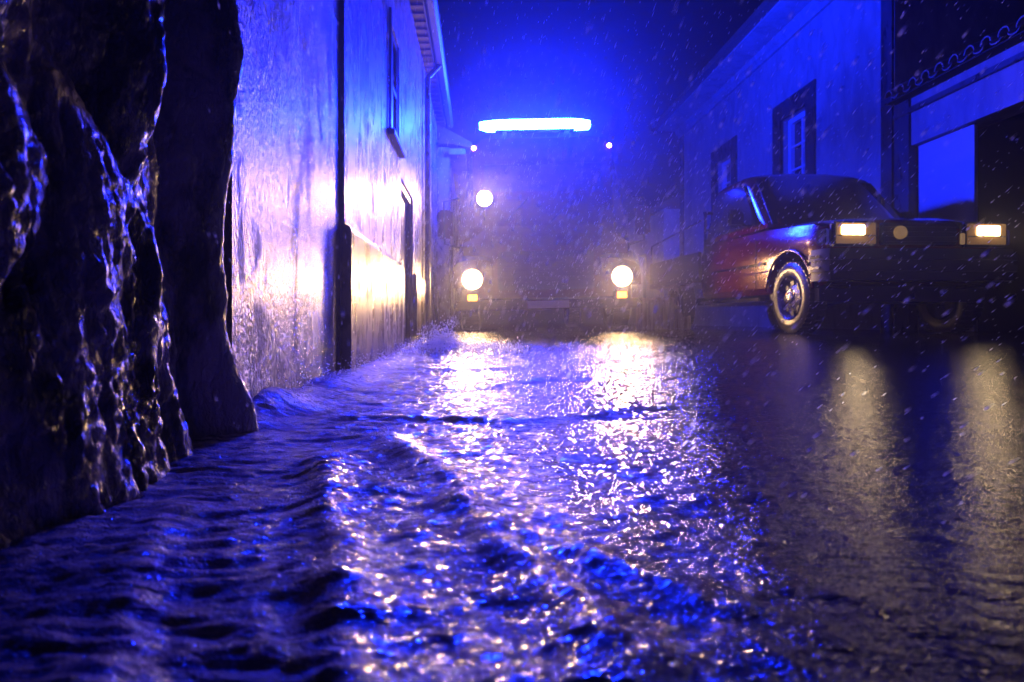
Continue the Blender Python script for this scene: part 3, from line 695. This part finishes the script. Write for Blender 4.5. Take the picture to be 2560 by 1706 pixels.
# load bed: dark flatbed with headboard rack
mb = MB(); mb.box(-.86, .86, 2.90, 4.95, .62, .70, .01); mb.box(-.86, -.82, 2.90, 4.95, .702, 1.02, .006); mb.box(.82, .86, 2.90, 4.95, .702, 1.02, .006); mb.box(-.818, .818, 4.91, 4.95, .702, 1.02, .006)
mb.build('load_bed', M['dark_metal'], P)
mb = MB()
for x in (-.78, 0, .78): mb.tube([(x,2.88,.7),(x,2.88,1.52)], .02)
mb.tube([(-.80,2.88,1.52),(.80,2.88,1.52)], .02); mb.tube([(-.80,2.88,1.3),(.80,2.88,1.3)], .015); mb.tube([(-.84,2.9,1.42),(-.84,4.9,1.30)], .014); mb.tube([(-.84,4.9,1.30),(-.84,4.9,1.0)], .014)
mb.build('rack', M['dark_metal'], P)
wheel(P, -.76, .62, .345, .345, .21, -1, 8); wheel(P, .76, .62, .345, .345, .21, 1)
wheel(P, -.76, 3.82, .345, .345, .21, -1); wheel(P, .76, 3.82, .345, .345, .21, 1)
PH = 6
for sx in (-1, 1): spot('headlight_beam', P, (sx*.62, -.12, .92), PH, (1,.68,.36), (R(-82), 0, 0), 34, wide=5.5)

# pale boarded box behind the pickup
B = empty('box', (2.62, 9.7, .125)); tag(B, 'pale boarded box standing on the wet road behind the rear wheel of the pickup', 'box')
mb = MB()
for k in range(5): mb.box(-.34+k*.09, -.34+k*.09+.084, -.2, .2, .0, .44-.03*(k % 2), .006)
mb.build('boards', M['crate'], B)
mb = MB(); mb.box(.12, .34, -.19, .19, .0, .28, .01); mb.build('step', M['crate'], B)

# ------------------------------------------------------------------ falling rain
vel = Vector((-.25, 1.5, -1.0)).normalized()
NR = 8500
vs, fs = [], []
for k in range(NR):
    Yd = .9 + 7.6*random.random()**.8
    if random.random() < .06: Yd = random.uniform(.5, .9)
    tx = random.uniform(-.40, .84); tz = random.uniform(-.30, .50)
    if random.random() < .5: tx = random.gauss(.15, .22); tz = random.gauss(.12, .13)
    c = Vector((tx*Yd, Yd, CAMZ + tz*Yd))
    if c.z < .02 or c.x < -.55 or (c.x > 5.1): continue
    if 2.95 < c.x < 4.85 and c.y > 6.0: continue
    L = random.uniform(.005, .017)*(1 if Yd > 1.5 else .6); r = random.uniform(.0005, .0013)*(.75+.16*Yd)
    u = vel.orthogonal().normalized(); w_ = vel.cross(u); i = len(vs)
    vs += [c - vel*L] + [c + vel*L*.3 + (u*math.cos(a)+w_*math.sin(a))*r for a in (0, 2.094, 4.189)] + [c + vel*L]
    for q in range(3): fs += [(i, i+1+q, i+1+(q+1) % 3), (i+4, i+1+(q+1) % 3, i+1+q)]
me = bpy.data.meshes.new('rain'); me.from_pydata(vs, [], fs)
tag(link('rain', me, M['rain'], smooth=True), 'slanting raindrops caught in the lamp light over the flooded street', 'rain', kind='stuff')

# ------------------------------------------------------------------ rain haze
hz = MB(); hz.box(-14, 16, -6, 37, -1.3, 8.0)
vm = bpy.data.materials.new('rain_haze'); vm.use_nodes = True; t = vm.node_tree; t.nodes.clear()
o_ = t.nodes.new('ShaderNodeOutputMaterial'); pv = t.nodes.new('ShaderNodeVolumePrincipled')
pv.inputs['Color'].default_value = (.85,.88,.95,1); pv.inputs['Density'].default_value = .0062; pv.inputs['Anisotropy'].default_value = .86
t.links.new(pv.outputs[0], o_.inputs['Volume'])
tag(hz.build('haze', vm), 'fine rain haze filling the street', 'haze', kind='stuff')

# ------------------------------------------------------------------ every loose piece of these parts becomes a part of its own
SPLIT = ('corner_stone', 'wiper', 'grille_bar', 'side_walls', 'chassis', 'vent_hole', 'lug_nut', 'door_seam')
for o in [o for o in bpy.data.objects if o.type == 'MESH' and o.name.split('.')[0] in SPLIT]:
    bm = bmesh.new(); bm.from_mesh(o.data); bm.verts.ensure_lookup_table(); seen = set(); comps = []
    for v in bm.verts:
        if v.index in seen: continue
        st = [v]; comp = set([v.index]); seen.add(v.index)
        while st:
            w = st.pop()
            for e in w.link_edges:
                x = e.other_vert(w)
                if x.index not in seen: seen.add(x.index); comp.add(x.index); st.append(x)
        comps.append(comp)
    if len(comps) > 1:
        base = o.name.split('.')[0]
        for c in comps:
            b2 = bm.copy(); b2.verts.ensure_lookup_table()
            bmesh.ops.delete(b2, geom=[v for v in b2.verts if v.index not in c], context='VERTS')
            m2 = bpy.data.meshes.new(base); b2.to_mesh(m2); b2.free()
            m2.materials.append(o.data.materials[0])
            n2 = bpy.data.objects.new(base, m2); COL.objects.link(n2); n2.parent = o.parent; n2.location = o.location
        bpy.data.objects.remove(o)
    bm.free()
